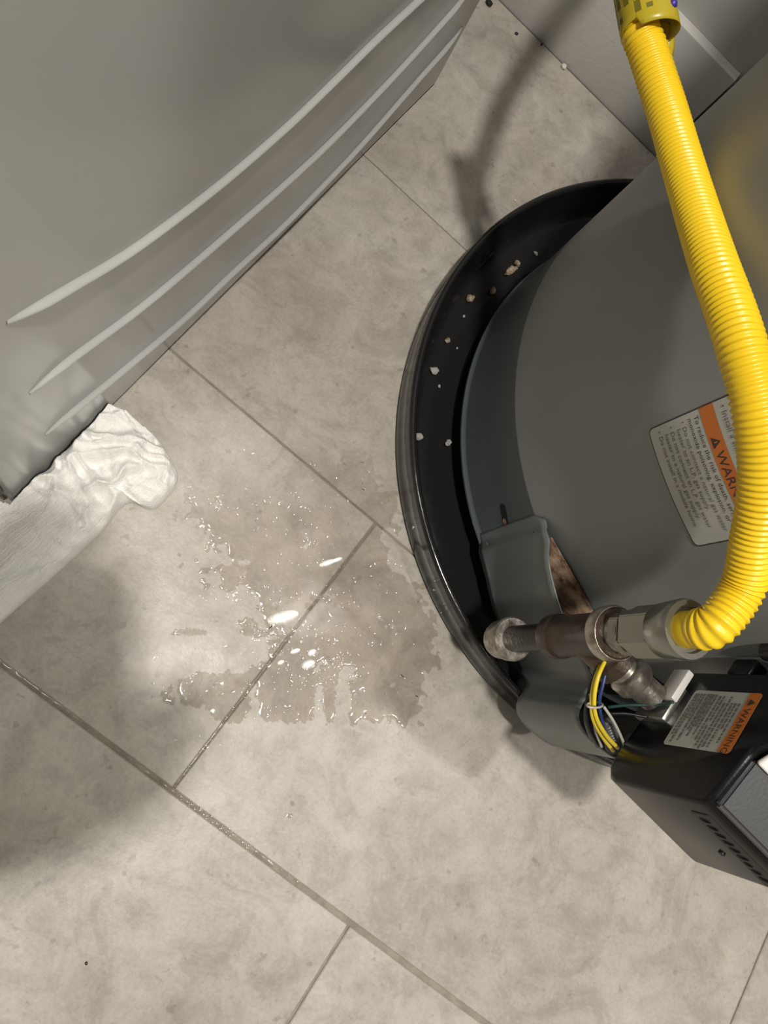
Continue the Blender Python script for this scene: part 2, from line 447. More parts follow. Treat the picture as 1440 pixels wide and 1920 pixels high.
# slots in the jacket
def slot(a, z, w, hgt, m, tilt=0, r=HR+.0004, name='slot'):
    bmv = []; n = 20
    for k in range(n):
        t = 2*PI*k/n; cx, cy = math.cos(t), math.sin(t)
        # capsule: w along tangent, hgt vertical
        if w > hgt: x = cx*hgt/2+(w-hgt)/2*(1 if cx > 0 else -1); y = cy*hgt/2
        else: x = cx*w/2; y = cy*w/2+(hgt-w)/2*(1 if cy > 0 else -1)
        x, y = x*math.cos(tilt)-y*math.sin(tilt), x*math.sin(tilt)+y*math.cos(tilt)
        bmv.append(hp(a+math.degrees(x/HR), r, z+y))
    return hpart(raw(name, bmv, [tuple(range(n))], m))
slot(54.6, .0885, .024, .0090, DARK, -.25)
slot(55.6, .0868, .0065, .0060, RUST, -.25, HR+.0006)
slot(59.2, .1355, .003, .003, DARK, r=HR+.0062)
slot(58.5, .0500, .004, .0025, DARK, r=HR+.0052)

# warning label on the jacket
A0 = 50.35; RW = HR+.0006
def lab(u, v, e=0.):   # u along reading direction (m), v height (m)
    return hp(A0+math.degrees(u/HR), RW+e, .2955+v)
def lab_poly(outline, e, m, name, parent, n=24):
    # fan of quads: sample outline as strips in u
    us = sorted({round(p[0], 5) for p in outline}); u0, u1 = us[0], us[-1]
    K = [u0+(u1-u0)*i/n for i in range(n+1)]
    K = sorted(set(K) | set(us))
    def span(u):
        vv = []
        for i in range(len(outline)):
            a, b = outline[i], outline[(i+1) % len(outline)]
            if (a[0]-u)*(b[0]-u) <= 0 and abs(a[0]-b[0]) > 1e-9:
                t = (u-a[0])/(b[0]-a[0]); vv.append(a[1]+(b[1]-a[1])*t)
            elif abs(a[0]-b[0]) <= 1e-9 and abs(a[0]-u) < 1e-6: vv += [a[1], b[1]]
        return min(vv), max(vv)
    vs, fs = [], []
    for u in K:
        lo, hi = span(u); vs += [lab(u, lo, e), lab(u, hi, e)]
    for i in range(len(K)-1): b = i*2; fs.append((b, b+2, b+3, b+1))
    o = raw(name, vs, fs, m); return o
LW, LH = .0815, .118
lblE = lab_poly(rrect(LW, LH, .004), 0, INK, 'warning_label', None); hpart(lblE); lblE['label'] = 'white warning label with a thin black border and orange WARNING band'
def sub(o, parent):
    o.parent = parent; o.matrix_parent_inverse = parent.matrix_parent_inverse.copy() if False else Matrix.Identity(4); return o
o = lab_poly([(x+.0009, y+.0009) for x, y in rrect(LW-.0018, LH-.0018, .0034)], .00015, LBL, 'label_face', None); sub(o, lblE)
V0, V1 = .0455, .0565
o = lab_poly([(.0009,V0),(LW-.0009,V0),(LW-.0009,V1),(.0009,V1)], .0003, ORANGE, 'orange_band', None); sub(o, lblE)
for vv in (V0, V1):
    pass
def lab_text(lines, m, name):
    vs, fs = [], []
    for s, u, v, size in lines:
        tv, tf = text_geo(s, size); b = len(vs)
        vs += [lab(u+p.x, v+p.y, .00045) for p in tv]; fs += [tuple(i+b for i in f) for f in tf]
    return sub(raw(name, vs, fs, m), lblE)
lab_text([('WARNING', .0285, V0+.0022, .0092)], INK, 'warning_lettering')
# alert triangle
tri = [(.0195,V0+.0022),(.0265,V0+.0022),(.0230,V0+.0086)]
sub(raw('alert_triangle', [lab(u,v,.00045) for u,v in tri], [(0,1,2)], INK), lblE)
sub(raw('alert_mark', [lab(.0226,V0+.0036,.0006),lab(.0234,V0+.0036,.0006),lab(.0233,V0+.0064,.0006),lab(.0227,V0+.0064,.0006)], [(0,1,2,3)], ORANGE), lblE)
ts = .0047
lab_text([('To reduce the risk of death, serious', .004, .0405, ts),
          ('monoxide poisoning, explosion, or', .004, .0352, ts)], INK, 'bold_lettering')
lab_text([('Do not connect a natural gas water', .0075, .0292, ts), ('heater to an L.P. gas supply.', .0075, .0240, ts),
          ('Do not connect an L.P. gas water', .0075, .0185, ts), ('heater to a natural gas supply.', .0075, .0133, ts),
          ('Do not install in a mobile home.', .0075, .0080, ts), ('•', .004, .0292, ts), ('•', .004, .0185, ts), ('•', .004, .0080, ts),
          ('Install a shutoff', .0075, .0615, .0055), ('•', .004, .0615, .0055), ('Gas supply', .0040, .0700, .0055)], INKG, 'small_lettering')['kind'] = 'stuff'

# ------------------------------------------------------------------ grit and flakes in the pan
def lump(name, p, s, m, label, seed, cat='debris', flat=.6):
    bm = bmesh.new(); bmesh.ops.create_icosphere(bm, subdivisions=2, radius=1)
    for v in bm.verts:
        k = 1+.45*noise.noise(v.co*1.7+Vector((seed*3.1,0,0)))
        v.co = Vector((v.co.x*s[0]*k, v.co.y*s[1]*k, (v.co.z*k)*s[2]))
    zmin = min(v.co.z for v in bm.verts)
    for v in bm.verts: v.co.z -= zmin
    o = obj(name, bm, m, None, auto=40); o.location = p; o.rotation_euler.z = seed*1.3
    return tag(o, label, cat)
ZP = .0036
for i, (px, py, sx, sy, sz, m, lb) in enumerate([
    (955,510,.0090,.0042,.004,FLAKE,'largest tan rust flake in the drain pan, near its back edge'),
    (968,497,.0045,.0028,.003,FLAKE,'small tan flake touching the back end of the largest flake'),
    (880,562,.0050,.0042,.004,FLAKE,'round brown rust crumb in the drain pan below the largest flake'),
    (922,548,.0045,.0028,.003,FLAKE,'brown flake against the heater base between the largest flake and the round crumb'),
    (869,594,.0014,.0018,.0016,GREYBIT,'tiny white speck in the drain pan just below the round brown crumb'),
    (838,640,.0035,.0028,.002,FLAKE,'dull brown crumb in the drain pan above the pale flake'),
    (856,654,.0012,.0012,.0012,GREYBIT,'tiny white speck beside the heater base above the pale flake'),
    (812,697,.0046,.0044,.003,GREYBIT,'pale round flake lying alone in the middle of the drain pan'),
    (823,725,.0018,.0012,.001,GREYBIT,'small white chip just below the pale round flake'),
    (782,821,.0044,.0040,.003,GREYBIT,'blurred grey flake beside the outer wall of the drain pan'),
    (838,832,.0036,.0032,.004,GREYBIT,'grey pellet lying against the heater base'),
    (1003,477,.0030,.0018,.002,GREYBIT,'grey chip near the back of the pan against the jacket')]):
    lump('rust_flake' if m is FLAKE else 'grit', at(px, py, ZP), (sx, sy, sz), m, lb, i+1)
for i, (px, py, s, m, lb) in enumerate([
    (1057,125,.0042,WHITEP,'white triangular plaster chip on the floor at the foot of the baseboard'),
    (968,64,.0024,DARK,'small black speck on the floor near the back wall'),
    (1015,84,.0020,DARK,'black speck on the joint between the baseboard and floor'),
    (915,8,.0050,DARK,'dark crumb on the floor behind the washing machine'),
    (965,376,.0013,WHITEP,'tiny white speck on the floor behind the drain pan'),
    (162,1806,.0013,DARK,'tiny dark speck on the tile nearest the camera')]):
    p = at(px, py, .0002); p.y = max(p.y, YW+s+.001)
    lump('crumb', p, (s, s*.8, s*.5), m, lb, i+21)

# ------------------------------------------------------------------ gas piping (drip leg, tee, fittings)
LX, LY = -.233, -.197
piping = empty('gas_piping', 'brown iron gas tee with drip leg and capped end in front of the heater', 'pipe fitting', (LX, LY, .095))
pp = lambda o: loc(o, piping)
def vlathe(name, prof, m, n=40, auto=35):
    bm = bmesh.new(); add_lathe(bm, (LX,LY,0), (0,0,1), prof, n); return pp(obj(name, bm, m, None, auto=auto))
vlathe('pipe_cap', [(.092,.0120),(.094,.0150),(.098,.0164),(.112,.0166),(.1125,.0182),(.1185,.0184),(.120,.0172),(.120,.011)], GALV)
vlathe('nipple', [(.110,.0107),(.192,.0107)], PIPE)
vlathe('tee_body', [(.181,.0118),(.181,.0156),(.183,.0166),(.1925,.0166),(.194,.0153),(.198,.0150),(.247,.0150),(.2495,.0165),(.2510,.0172),(.2600,.0172),(.2610,.0160),(.2610,.0120)], IRON)
bm = bmesh.new()
BR = Vector((-1, .03, 0)).normalized()          # branch towards the valve inlet
ctr = Vector((LX, LY, .222))
add_lathe(bm, ctr, BR, [(0,.0146),(.021,.0146),(.0225,.0162),(.0235,.0170),(.0325,.0170),(.0335,.0158),(.0335,.0105)], 40)
pp(obj('tee_branch', bm, IRON, None, auto=35))
bm = bmesh.new(); add_lathe(bm, ctr, BR, [(.030,.0107),(.040,.0107),(.041,.0135),(.043,.0150),(.051,.0150),(.053,.0138),(.053,.0107),(.070,.0107)], 40)
pp(obj('branch_nipple', bm, GALV, None, auto=35))
vlathe('tee_bead', [(.2480,.0168),(.2495,.0185),(.2570,.0187),(.2595,.0176),(.2605,.0140)], GALV)
def hexprof(name, prof, m, bevz=0):
    bm = bmesh.new(); add_lathe(bm, (LX,LY,0), (0,0,1), prof, 6)
    bmesh.ops.bevel(bm, geom=list(bm.edges), offset=.0008, segments=2, affect='EDGES')
    return pp(obj(name, bm, m, None, auto=35))
vlathe('flare_adapter', [(.257,.0128),(.2680,.0130),(.2700,.0118),(.2730,.0135),(.2750,.0135)], SILVER)
hexprof('adapter_hex', [(.2660,.0150),(.2770,.0150)], SILVER)
hexprof('union_nut', [(.2790,.0168),(.3060,.0168)], SILVER)
vlathe('nut_collar', [(.3040,.0150),(.3060,.0166),(.3190,.0176),(.3240,.0180),(.3262,.0170),(.3262,.0138),(.3230,.0130)], SILVER, 48)

# ------------------------------------------------------------------ yellow gas connector
hpts = [Vector((LX,LY,.318)), Vector((LX,LY,.332)), Vector((LX-.001,LY-.004,.344))]
for x, y, d in [(1394,1098,.408),(1414,1010,.396),(1428,930,.383),(1430,850,.374),(1416,750,.368),(1393,660,.370),(1368,580,.381),(1339,500,.396),(1307,400,.425),(1277,300,.452),(1248,200,.468),(1216,100,.474),(1198,30,.476)]:
    hpts.append(atd(x, y, d))
hpts += [Vector((.034,-.545,.352)), Vector((.052,-.60,.368)), Vector((.060,-.655,.42)), Vector((.060,-.70,.50)), Vector((.058,-.74,.60)), Vector((.056,-.80,.70)), Vector((.056,-.846,.72))]
line = catmull(hpts, 12)
hose = empty('gas_hose', 'bright yellow corrugated flexible gas hose rising from the tee', 'hose', hpts[0])
PITCH = .0036
P = resample(line, PITCH/6)
n0 = int(.014/(PITCH/6))
def hrad(i):
    if i < n0: return .0108
    e = min(1, (i-n0)/6)
    return .0108 + e*(.0014*(.5+.5*math.cos(2*PI*(i-n0)/6.0+PI))) + e*.0002
bm = bmesh.new(); sweep(bm, P, hrad, 28); loc(obj('corrugated_tube', bm, YELLOW, None, smooth=True), hose)
# printed sleeve wrapped round the upper part
def sleeve():
    # axis frame at the visible top
    a = atd(1209, 52, .474); b = atd(1180, -110, .478)
    ax = (b-a).normalized(); tocam = (Vector((0,0,CAMH))-a).normalized()
    u = ax.cross(tocam).normalized(); v = u.cross(ax).normalized()   # v faces the camera
    if u.dot(EX) < 0: u = -u
    outline = []
    for k in range(41):
        t = math.radians(208-k*(208+95)/40)                       # from left round the front to the right and under
        r = .0158 + .0025*max(0, (k-22)/18)
        outline.append(u*(r*math.cos(t)*1.08+.0022)+v*(r*math.sin(t)))
    lo = outline[-1]; 
    tube, Lw = [], (b-a).length
    m_ = 14
    vs, fs = [], []
    for j in range(m_+1):
        for k, o_ in enumerate(outline):
            s = j/m_
            skew = .003*math.sin(k/40*3.0)*(1-s) 
            vs.append(a+ax*(Lw*s-.004-skew*(-1 if k < 14 else 1.0)*1.2) + o_)
    nk = len(outline)
    for j in range(m_):
        for k in range(nk-1):
            q = j*nk+k; fs.append((q, q+1, q+nk+1, q+nk))
    o = raw('printed_sleeve', vs, fs, YSLEEVE, None, True); loc(o, hose)
    md = o.modifiers.new('thick', 'SOLIDIFY'); md.thickness = .0004; md.offset = 1
    # rows of small print blocks round the sleeve
    vs, fs = [], []
    rnd = random.Random(3)
    for k in range(1, 27, 3):
        s = .02 + rnd.random()*.04
        while s < .95:
            l = .05+rnd.random()*.10
            if rnd.random() < .92:
                for (kk, ss) in ((k, s), (k+1.6, s), (k+1.6, s+l), (k, s+l)):
                    i0 = int(kk); f = kk-i0
                    o_ = outline[i0].lerp(outline[i0+1], f)*1.035
                    vs.append(a+ax*(Lw*ss)+o_)
                b0 = len(vs)-4; fs.append((b0, b0+1, b0+2, b0+3))
            s += l+.012
    loc(raw('sleeve_print', vs, fs, YINK), hose)
    # loose tail of the sleeve hanging behind the hose
    Lp = catmull([atd(1226,44,.486), atd(1236,80,.487), atd(1243,108,.487), atd(1247,130,.488)], 5)
    Rp = catmull([atd(1256,44,.480), atd(1264,72,.483), atd(1262,102,.486), atd(1250,131,.488)], 5)
    vs, fs = [], []
    for j in range(len(Lp)):
        for k in range(7):
            vs.append(Lp[j].lerp(Rp[j], k/6) + v*(.003*math.sin(k/6*PI)))
    for j in range(len(Lp)-1):
        for k in range(6):
            q = j*7+k; fs.append((q, q+1, q+8, q+7))
    o = raw('loose_tail', vs, fs, YSLEEVE, None, True); loc(o, hose)
    md = o.modifiers.new('thick', 'SOLIDIFY'); md.thickness = .0004
    p = atd(1259, 10, .462)
    bm = bmesh.new(); bmesh.ops.create_icosphere(bm, subdivisions=2, radius=.0032)
    for q in bm.verts: q.co = Vector((q.co.x, q.co.y, q.co.z*1.3))+p
    o = obj('purple_tip', bm, mat('purple_plastic', (.05,.03,.28), .4), None, smooth=True); loc(o, hose)
sleeve()

# ------------------------------------------------------------------ gas control valve
NV = Vector((.086, .996, 0)).normalized()           # outward normal of the valve front
UV = Vector((NV.y, -NV.x, 0)) * -1                   # along the front, away from the washer
VZ = Vector((0,0,1))
VO = Vector((-.3055, -.129, 0))                     # near vertical corner
def vp(u, n, z): return VO + UV*u + NV*n + VZ*z     # n=0 front plane, negative towards heater
valve = empty('gas_control_valve', 'black gas control valve block with orange-edged warning label, on the heater front', 'gas valve', vp(.045, -.05, .205))
vl = lambda o: loc(o, valve)
VR = Matrix((( UV.x, NV.x, 0), (UV.y, NV.y, 0), (0, 0, 1)))
# body: side profile extruded along UV with rounded lower corners
def vbody():
    bm = bmesh.new()
    prof = []   # (n, z) going round
    pts = [(-.098,.214),(-.060,.210),(-.016,.207),(-.008,.209),(-.002,.214),(0,.221),(0,.300),(-.002,.3075),(-.006,.3110),(-.036,.3175),(-.042,.3215),(-.052,.338),(-.056,.3400),(-.098,.3400)]
    W = .088
    us = [(0, .0035), (.0008, .0014), (.0022, .0003), (.0045, 0), (.0835, 0), (.0858, .0003), (.0872, .0014), (.088, .0035)]
    cz, cn = .26, -.05
    rings = []
    for u, ins in us:
        ring = []
        for n_, z in pts:
            nn = n_ - ins*(1 if n_ > cn else -1)*.9; zz = z - ins*(1 if z > cz else -1)*.55
            ring.append(bm.verts.new(vp(u, nn, zz)))
        rings.append(ring)
    m_ = len(pts)
    for i in range(len(rings)-1):
        for k in range(m_):
            bm.faces.new((rings[i][k], rings[i][(k+1) % m_], rings[i+1][(k+1) % m_], rings[i+1][k]))
    bm.faces.new(rings[0]); bm.faces.new(rings[-1][::-1])
    vl(obj('valve_body', bm, VALVE, None, auto=55))
vbody()
# graphite deck on the front top
bm = bmesh.new()
dv = []
for (u, n_, z) in [(.0035,-.0025,.3125),(.0845,-.0025,.3125),(.0845,-.0365,.3195),(.0035,-.0365,.3195)]:
    dv.append((u, n_, z))
lo = [bm.verts.new(vp(u,n_,z-.004)) for u,n_,z in dv]; hi = [bm.verts.new(vp(u,n_,z+.0022)) for u,n_,z in dv]
bm.faces.new(lo[::-1]); bm.faces.new(hi)
for k in range(4): bm.faces.new((lo[k], lo[(k+1)%4], hi[(k+1)%4], hi[k]))
bmesh.ops.bevel(bm, geom=list(bm.edges), offset=.0018, segments=3, affect='EDGES')
vl(obj('top_deck', bm, VTOP, None, auto=40))
# recessed name strip on the front face with low raised lettering worn illegible
bm = bmesh.new(); add_box(bm, vp(.048,.0002,.2915), (.070,.0012,.0145), VR, bev=.0005, seg=1); ns = vl(obj('name_strip', bm, mat('strip_black', (.02,.02,.02), .55)))
vs, fs = [], []; rnd = random.Random(5)
bm = bmesh.new()
uu = .018
while uu < .076:
    h_ = .004+rnd.random()*.003
    P_ = [vp(uu+.0026*math.sin(t*1.1)*.9+.0006*t, .0010, .2880+h_*(.5-.5*math.cos(t*1.3))) for t in [k*.55 for k in range(9)]]
    sweep(bm, P_, .0004, 5); uu += .0068
o = obj('raised_script', bm, VALVE); sub(o, ns)
bm = bmesh.new(); add_lathe(bm, vp(.058,0,.2700), NV, [(0,.0022),(.0012,.0022),(.0012,.0011),(.0002,.0009)], 20); vl(obj('screw', bm, DARK, None, auto=40))
# control knob with white marking ring
bm = bmesh.new(); kc = vp(.060,-.074,.3390); kn = VZ
add_lathe(bm, kc, kn, [(0,.0215),(.016,.0205),(.018,.0185)], 40); add_box(bm, kc+kn*.021, (.034,.008,.009), VR, bev=.002); kb = vl(obj('control_knob', bm, DARK, None, auto=40))
bm = bmesh.new(); pw = vp(.0105,-.0400,.3262)
add_box(bm, pw, (.012,.014,.004), VR @ Matrix.Rotation(-.7, 3, 'X'), bev=.0018, seg=3); o = vl(obj('white_indicator', bm, mat('bright_white', (.85,.85,.83), .35), None, auto=50)); o['label'] = 'small white rounded indicator plate'
# side label
lo_ = Vector((-.3112,-.2095,0)); lr = (Vector((-.3070,-.161,0))-lo_); LWd = lr.length; lr.normalize(); lnrm = Vector((lr.y,-lr.x,0))
def l2(u, v, e=0.): 
    # seat on the body side plane
    base = vp(0, 0, 0); p = lo_+lr*u; n_ = (p-base).dot(NV)
    return vp(-.0004-e, n_, .2465+v)
L2W, L2H = .0465, .0590
def l2poly(pts, e, m, name, par=None):
    o = raw(name, [l2(u,v,e) for u,v in pts], [tuple(range(len(pts)))], m)
    if par: sub(o, par)
    else: vl(o)
    return o
lb2 = l2poly(rrect(L2W, L2H, .003), 0, LBL, 'warning_label'); lb2['label'] = 'white label with fine grey print and orange WARNING band'
vs_, fs_ = [], []
l2poly([(0,.049),(L2W,.049)] + [(x,y) for x,y in rrect(L2W, L2H, .003) if y > .055], .0002, ORANGE, 'orange_band', lb2)
def l2text(lines, m, name):
    vs, fs = [], []
    for s, u, v, size in lines:
        tv, tf = text_geo(s, size); b = len(vs)
        vs += [l2(u+p.x, v+p.y, .0004) for p in tv]; fs += [tuple(i+b for i in f) for f in tf]
    return sub(raw(name, vs, fs, m), lb2)
l2text([('WARNING', .0122, .0515, .0072)], INK, 'warning_lettering')
l2poly([(.0050,.0518),(.0106,.0518),(.0078,.0568)], .0004, INK, 'alert_triangle', lb2)
vs, fs = [], []; rnd = random.Random(11)
def bars(x0, x1, v, hh):
    u = x0
    while u < x1-.001:
        l = min(.0012+rnd.random()*.0035, x1-u); b0 = len(vs)
        vs.extend([l2(u,v,.0004), l2(u+l,v,.0004), l2(u+l,v+hh,.0004), l2(u,v+hh,.0004)]); fs.append((b0,b0+1,b0+2,b0+3)); u += l+.0007
for k, (v, x0, x1) in enumerate([(.0445,.009,.040),(.0415,.009,.031),(.0385,.009,.044),(.0350,.004,.046),(.0320,.009,.046),(.0285,.004,.024),(.0285,.028,.044),(.0255,.004,.040),(.0215,.003,.036),(.0190,.003,.030),(.0165,.003,.038),(.0140,.003,.033),(.0105,.003,.042),(.0080,.003,.024),(.0050,.003,.044),(.0025,.003,.038)]):
    bars(x0, x1, v, .0016)
sub(raw('fine_print', vs, fs, INKG), lb2)
# inlet boss and flange at the near side
ie = ctr+BR*.062
bm = bmesh.new(); add_box(bm, vp(-.0015, -.0660, .222), (.007,.030,.032), VR, bev=.002); vl(obj('inlet_boss', bm, SILVER, None, auto=40))
bm = bmesh.new(); add_box(bm, vp(-.0050, -.0800, .2310), (.006,.026,.016), VR, bev=.0012); o = vl(obj('white_plug', bm, WHITEP, None, auto=40)); o['label'] = 'white rectangular plug'
# mounting shank and harness sockets between valve and jacket
bm = bmesh.new()
add_lathe(bm, vp(.044,-.095,.29), -NV, [(0,.026),(.009,.026),(.012,.02),(.014,.02)], 24)
add_box(bm, vp(.012,-.104,.272), (.022,.014,.020), VR, bev=.002)
add_box(bm, vp(.010,-.103,.303), (.018,.012,.018), VR, bev=.003)
add_box(bm, vp(.018,-.106,.322), (.026,.012,.014), VR, bev=.003)
vl(obj('mounting_bracket', bm, VALVE, None, auto=40))
bm = bmesh.new(); add_lathe(bm, vp(-.004,-.112,.292), VZ, [(0,.006),(.012,.006),(.014,.004),(.024,.0045)], 20); vl(obj('harness_plug', bm, DARK, None, auto=40))

# ------------------------------------------------------------------ wires
wires = empty('wire_bundle', 'bundle of yellow, black, white and blue wires dropping behind the burner cover', 'wires', vp(.02,-.06,.2))
wl = lambda o: loc(o, wires)
YW_ = mat('yellow_wire', (.72,.56,.03), .4); BW_ = mat('black_wire', (.01,.01,.01), .35); WW_ = mat('white_wire', (.42,.42,.38), .4); BLW = mat('blue_wire', (.02,.04,.14), .4); GW_ = mat('green_wire', (.015,.05,.045), .4)
def wire(pix, r, m, name='wire', d=None):
    pts = catmull([atd(x, y, dd) for x, y, dd in pix], 8)
    bm = bmesh.new(); sweep(bm, pts, r, 8); return wl(obj(name, bm, m, None, smooth=True))
o = wire([(1146,1222,.516),(1135,1238,.511),(1121,1270,.505),(1114,1310,.507),(1118,1345,.515),(1136,1378,.525),(1158,1402,.54)], .0015, YW_, 'wire'); o['label'] = 'yellow wire'
o = wire([(1141,1222,.518),(1130,1240,.513),(1116,1272,.508),(1109,1312,.510),(1112,1348,.518),(1130,1382,.53),(1150,1408,.545)], .0014, YW_, 'wire'); o['label'] = 'yellow wire'
o = wire([(1152,1215,.520),(1141,1244,.515),(1130,1285,.512),(1124,1320,.514),(1132,1365,.524),(1146,1395,.545)], .0013, BLW); o['label'] = 'blue wire'
wire([(1124,1240,.516),(1106,1290,.516),(1099,1330,.52),(1104,1370,.53),(1120,1400,.55)], .0013, BW_)
wire([(1122,1262,.516),(1102,1312,.518),(1098,1352,.525),(1110,1388,.54)], .0012, BW_)
o = wire([(1105,1300,.516),(1112,1335,.520),(1117,1370,.53),(1128,1400,.55)], .0012, WW_); o['label'] = 'white wire'
o = wire([(1132,1325,.520),(1150,1352,.522),(1166,1385,.53),(1172,1405,.545)], .0011, WW_); o['label'] = 'white wire'
o = wire([(1140,1326,.530),(1180,1322,.525),(1230,1322,.52),(1262,1316,.51)], .0011, GW_); o['label'] = 'green wire'
wire([(1145,1338,.53),(1175,1338,.528),(1215,1345,.525)], .0010, BW_)
# zip tie
tp = catmull([atd(1103+15*math.cos(t)+12, 1322+5*math.sin(t), .509-.009*math.sin(t-.6)) for t in [k*PI/5 for k in range(11)]], 3)
bm = bmesh.new(); sweep(bm, tp, .0008, 6); wl(obj('zip_tie', bm, WW_, None, smooth=True))
# corrugated sheath
sh = resample(catmull([atd(1135,1352,.535), atd(1144,1378,.545), atd(1150,1402,.56)], 20), .0006)
bm = bmesh.new(); sweep(bm, sh, lambda i: .0052+.0008*math.cos(i*1.2), 18); wl(obj('sheath', bm, mat('grey_sheath', (.08,.08,.085), .4), None, smooth=True))
bm = bmesh.new(); add_box(bm, atd(1183,1392,.535), (.008,.010,.008), VR, bev=.001); wl(obj('connector', bm, mat('grey_plastic', (.11,.11,.11), .5)))

# ------------------------------------------------------------------ cloth
RL = [(208,763),(184,778),(164,800),(146,824),(114,854),(76,890),(40,916),(2,938),(-50,972),(-120,1020),(-200,1060)]
RR = [(222,766),(264,797),(306,838),(334,898),(290,953),(238,944),(188,1000),(128,1056),(48,1126),(-30,1195),(-110,1265)]
def cloth():
    nL = catmull([at(x,y,.004) for x,y in RL], 20); nR = catmull([at(x,y,.003) for x,y in RR], 20)
    nt, nv = len(nL), 96
    vs, fs = [], []
    for i in range(nt):
        t = i/(nt-1); A, B = nL[i], nR[i]
        for k in range(nv+1):
            v = k/nv; p = A.lerp(B, v)
            edge = max(0, 1-abs(2*v-1)**(5 if v > .5 else 11))**.5
            tip = min(1, i/10)**.5
            w_ = noise.noise(Vector((p.x*14, p.y*14, 1)))*.35
            q3 = Vector((p.x*40, p.y*40, 2.0))
            along = Vector(((p.x+p.y)*30, (p.x-p.y)*75, 5.0))     # creases stretched along the twist
            warp = Vector((noise.noise(q3*.6), noise.noise(q3*.6+Vector((7,3,1))), 0))*1.3
            c1 = 1-abs(noise.noise(along*.55+warp))*2.6
            c2 = 1-abs(noise.noise(q3*1.25+warp))*2.4
            c3 = 1-abs(noise.noise(q3*2.8+warp*2))*2.2
            c4 = noise.noise(q3*5.5)
            amp = 1.0 if t < .55 else max(.35, 1-(t-.55)*3)
            body = .019*(1-.25*t)*(1+.35*noise.noise(Vector((p.x*18, p.y*18, 8))))
            flap = t < .45 and v > .60
            if flap: body *= .55+.45*max(0, (.72-v)/.12) if v < .72 else .55
            z = edge*tip*(body + amp*(.0075*max(-.6,c1) + .0055*max(-.5,c2) + .0022*c3 + .0010*c4) + .0005*math.sin(v*230+9*w_)*(t > .5 or flap))
            j = edge*.003
            p = p + Vector((noise.noise(p*60)*j, noise.noise(p*60+Vector((9,9,9)))*j, 0))
            x = min(p.x, WX-.0015) if p.y < -.04 else p.x
            vs.append((x, max(p.y, -.6), .0008+max(0, z)))
    n = nv+1
    for i in range(nt-1):
        for k in range(nv): a = i*n+k; fs.append((a, a+1, a+n+1, a+n))
    # underside
    base = len(vs)
    for i in range(nt):
        for k in (0, nv): q = vs[i*n+k]; vs.append((q[0], q[1], .0003))
    for i in range(nt-1):
        a, b = i*n, (i+1)*n; c_, d_ = base+i*2, base+(i+1)*2
        fs.append((a, b, d_, c_)); a, b = i*n+nv, (i+1)*n+nv; fs.append((b, a, c_+1, d_+1)); fs.append((c_, d_, d_+1, c_+1))
    fs.append(tuple(range(0, n)) + (base+1, base)); 
    o = raw('cleaning_rag', vs, fs, CLOTH, None, True)
    return tag(o, 'crumpled white cotton rag on the wet floor at the washer corner', 'rag')
cloth()

# ------------------------------------------------------------------ water on the floor
BL = [  # (px, py, rx, ry, weight) : where the photo shows standing water, and the drier gaps in it
    (530,990,170,110,1.1),(600,900,120,70,.7),(640,1010,80,70,.8),(560,1120,120,50,1.0),(470,1075,70,26,.7),(380,1290,85,34,1.15),(640,1180,120,80,1.0),
    (540,1300,110,66,1.2),(700,1160,80,80,.9),(430,1335,60,24,.6),(345,1186,45,9,1.1),(760,1230,60,70,.8),(720,1330,70,46,.8),(440,900,90,60,.5),
    (470,1055,60,9,-.9),(380,1130,110,28,-.9),(330,1235,90,24,-.9),(440,1215,50,14,-.8),(330,1370,80,22,-.7),(475,1325,16,60,-.9),(640,1310,14,60,-1.0),(598,1315,12,50,-.7),(540,1400,200,24,-1.6),(700,1400,120,30,-1.2),(300,1200,40,120,-.6)]
def pixof(x, y, z=0.):
    v = Vector((x, y, z-CAMH)); zc = v.dot(EZ); return 720+FPX*v.dot(EX)/zc, 960+FPX*v.dot(EY)/zc
def wet(x, y):
    px, py = pixof(x, y); s = 0
    for bx, by, rx, ry, w_ in BL:
        q = ((px-bx)/rx)**2+((py-by)/ry)**2
        if q < 6: s += w_*math.exp(-q*.9) if w_ > 0 else w_*math.exp(-q*1.2)
    q = Vector((x, y, 0))
    nz_ = .55*noise.noise(q*32)+.45*noise.noise(q*75+Vector((5,2,0)))+.35*noise.noise(q*170+Vector((1,8,0)))
    return min(s, 1.1) + nz_*.95 - .55
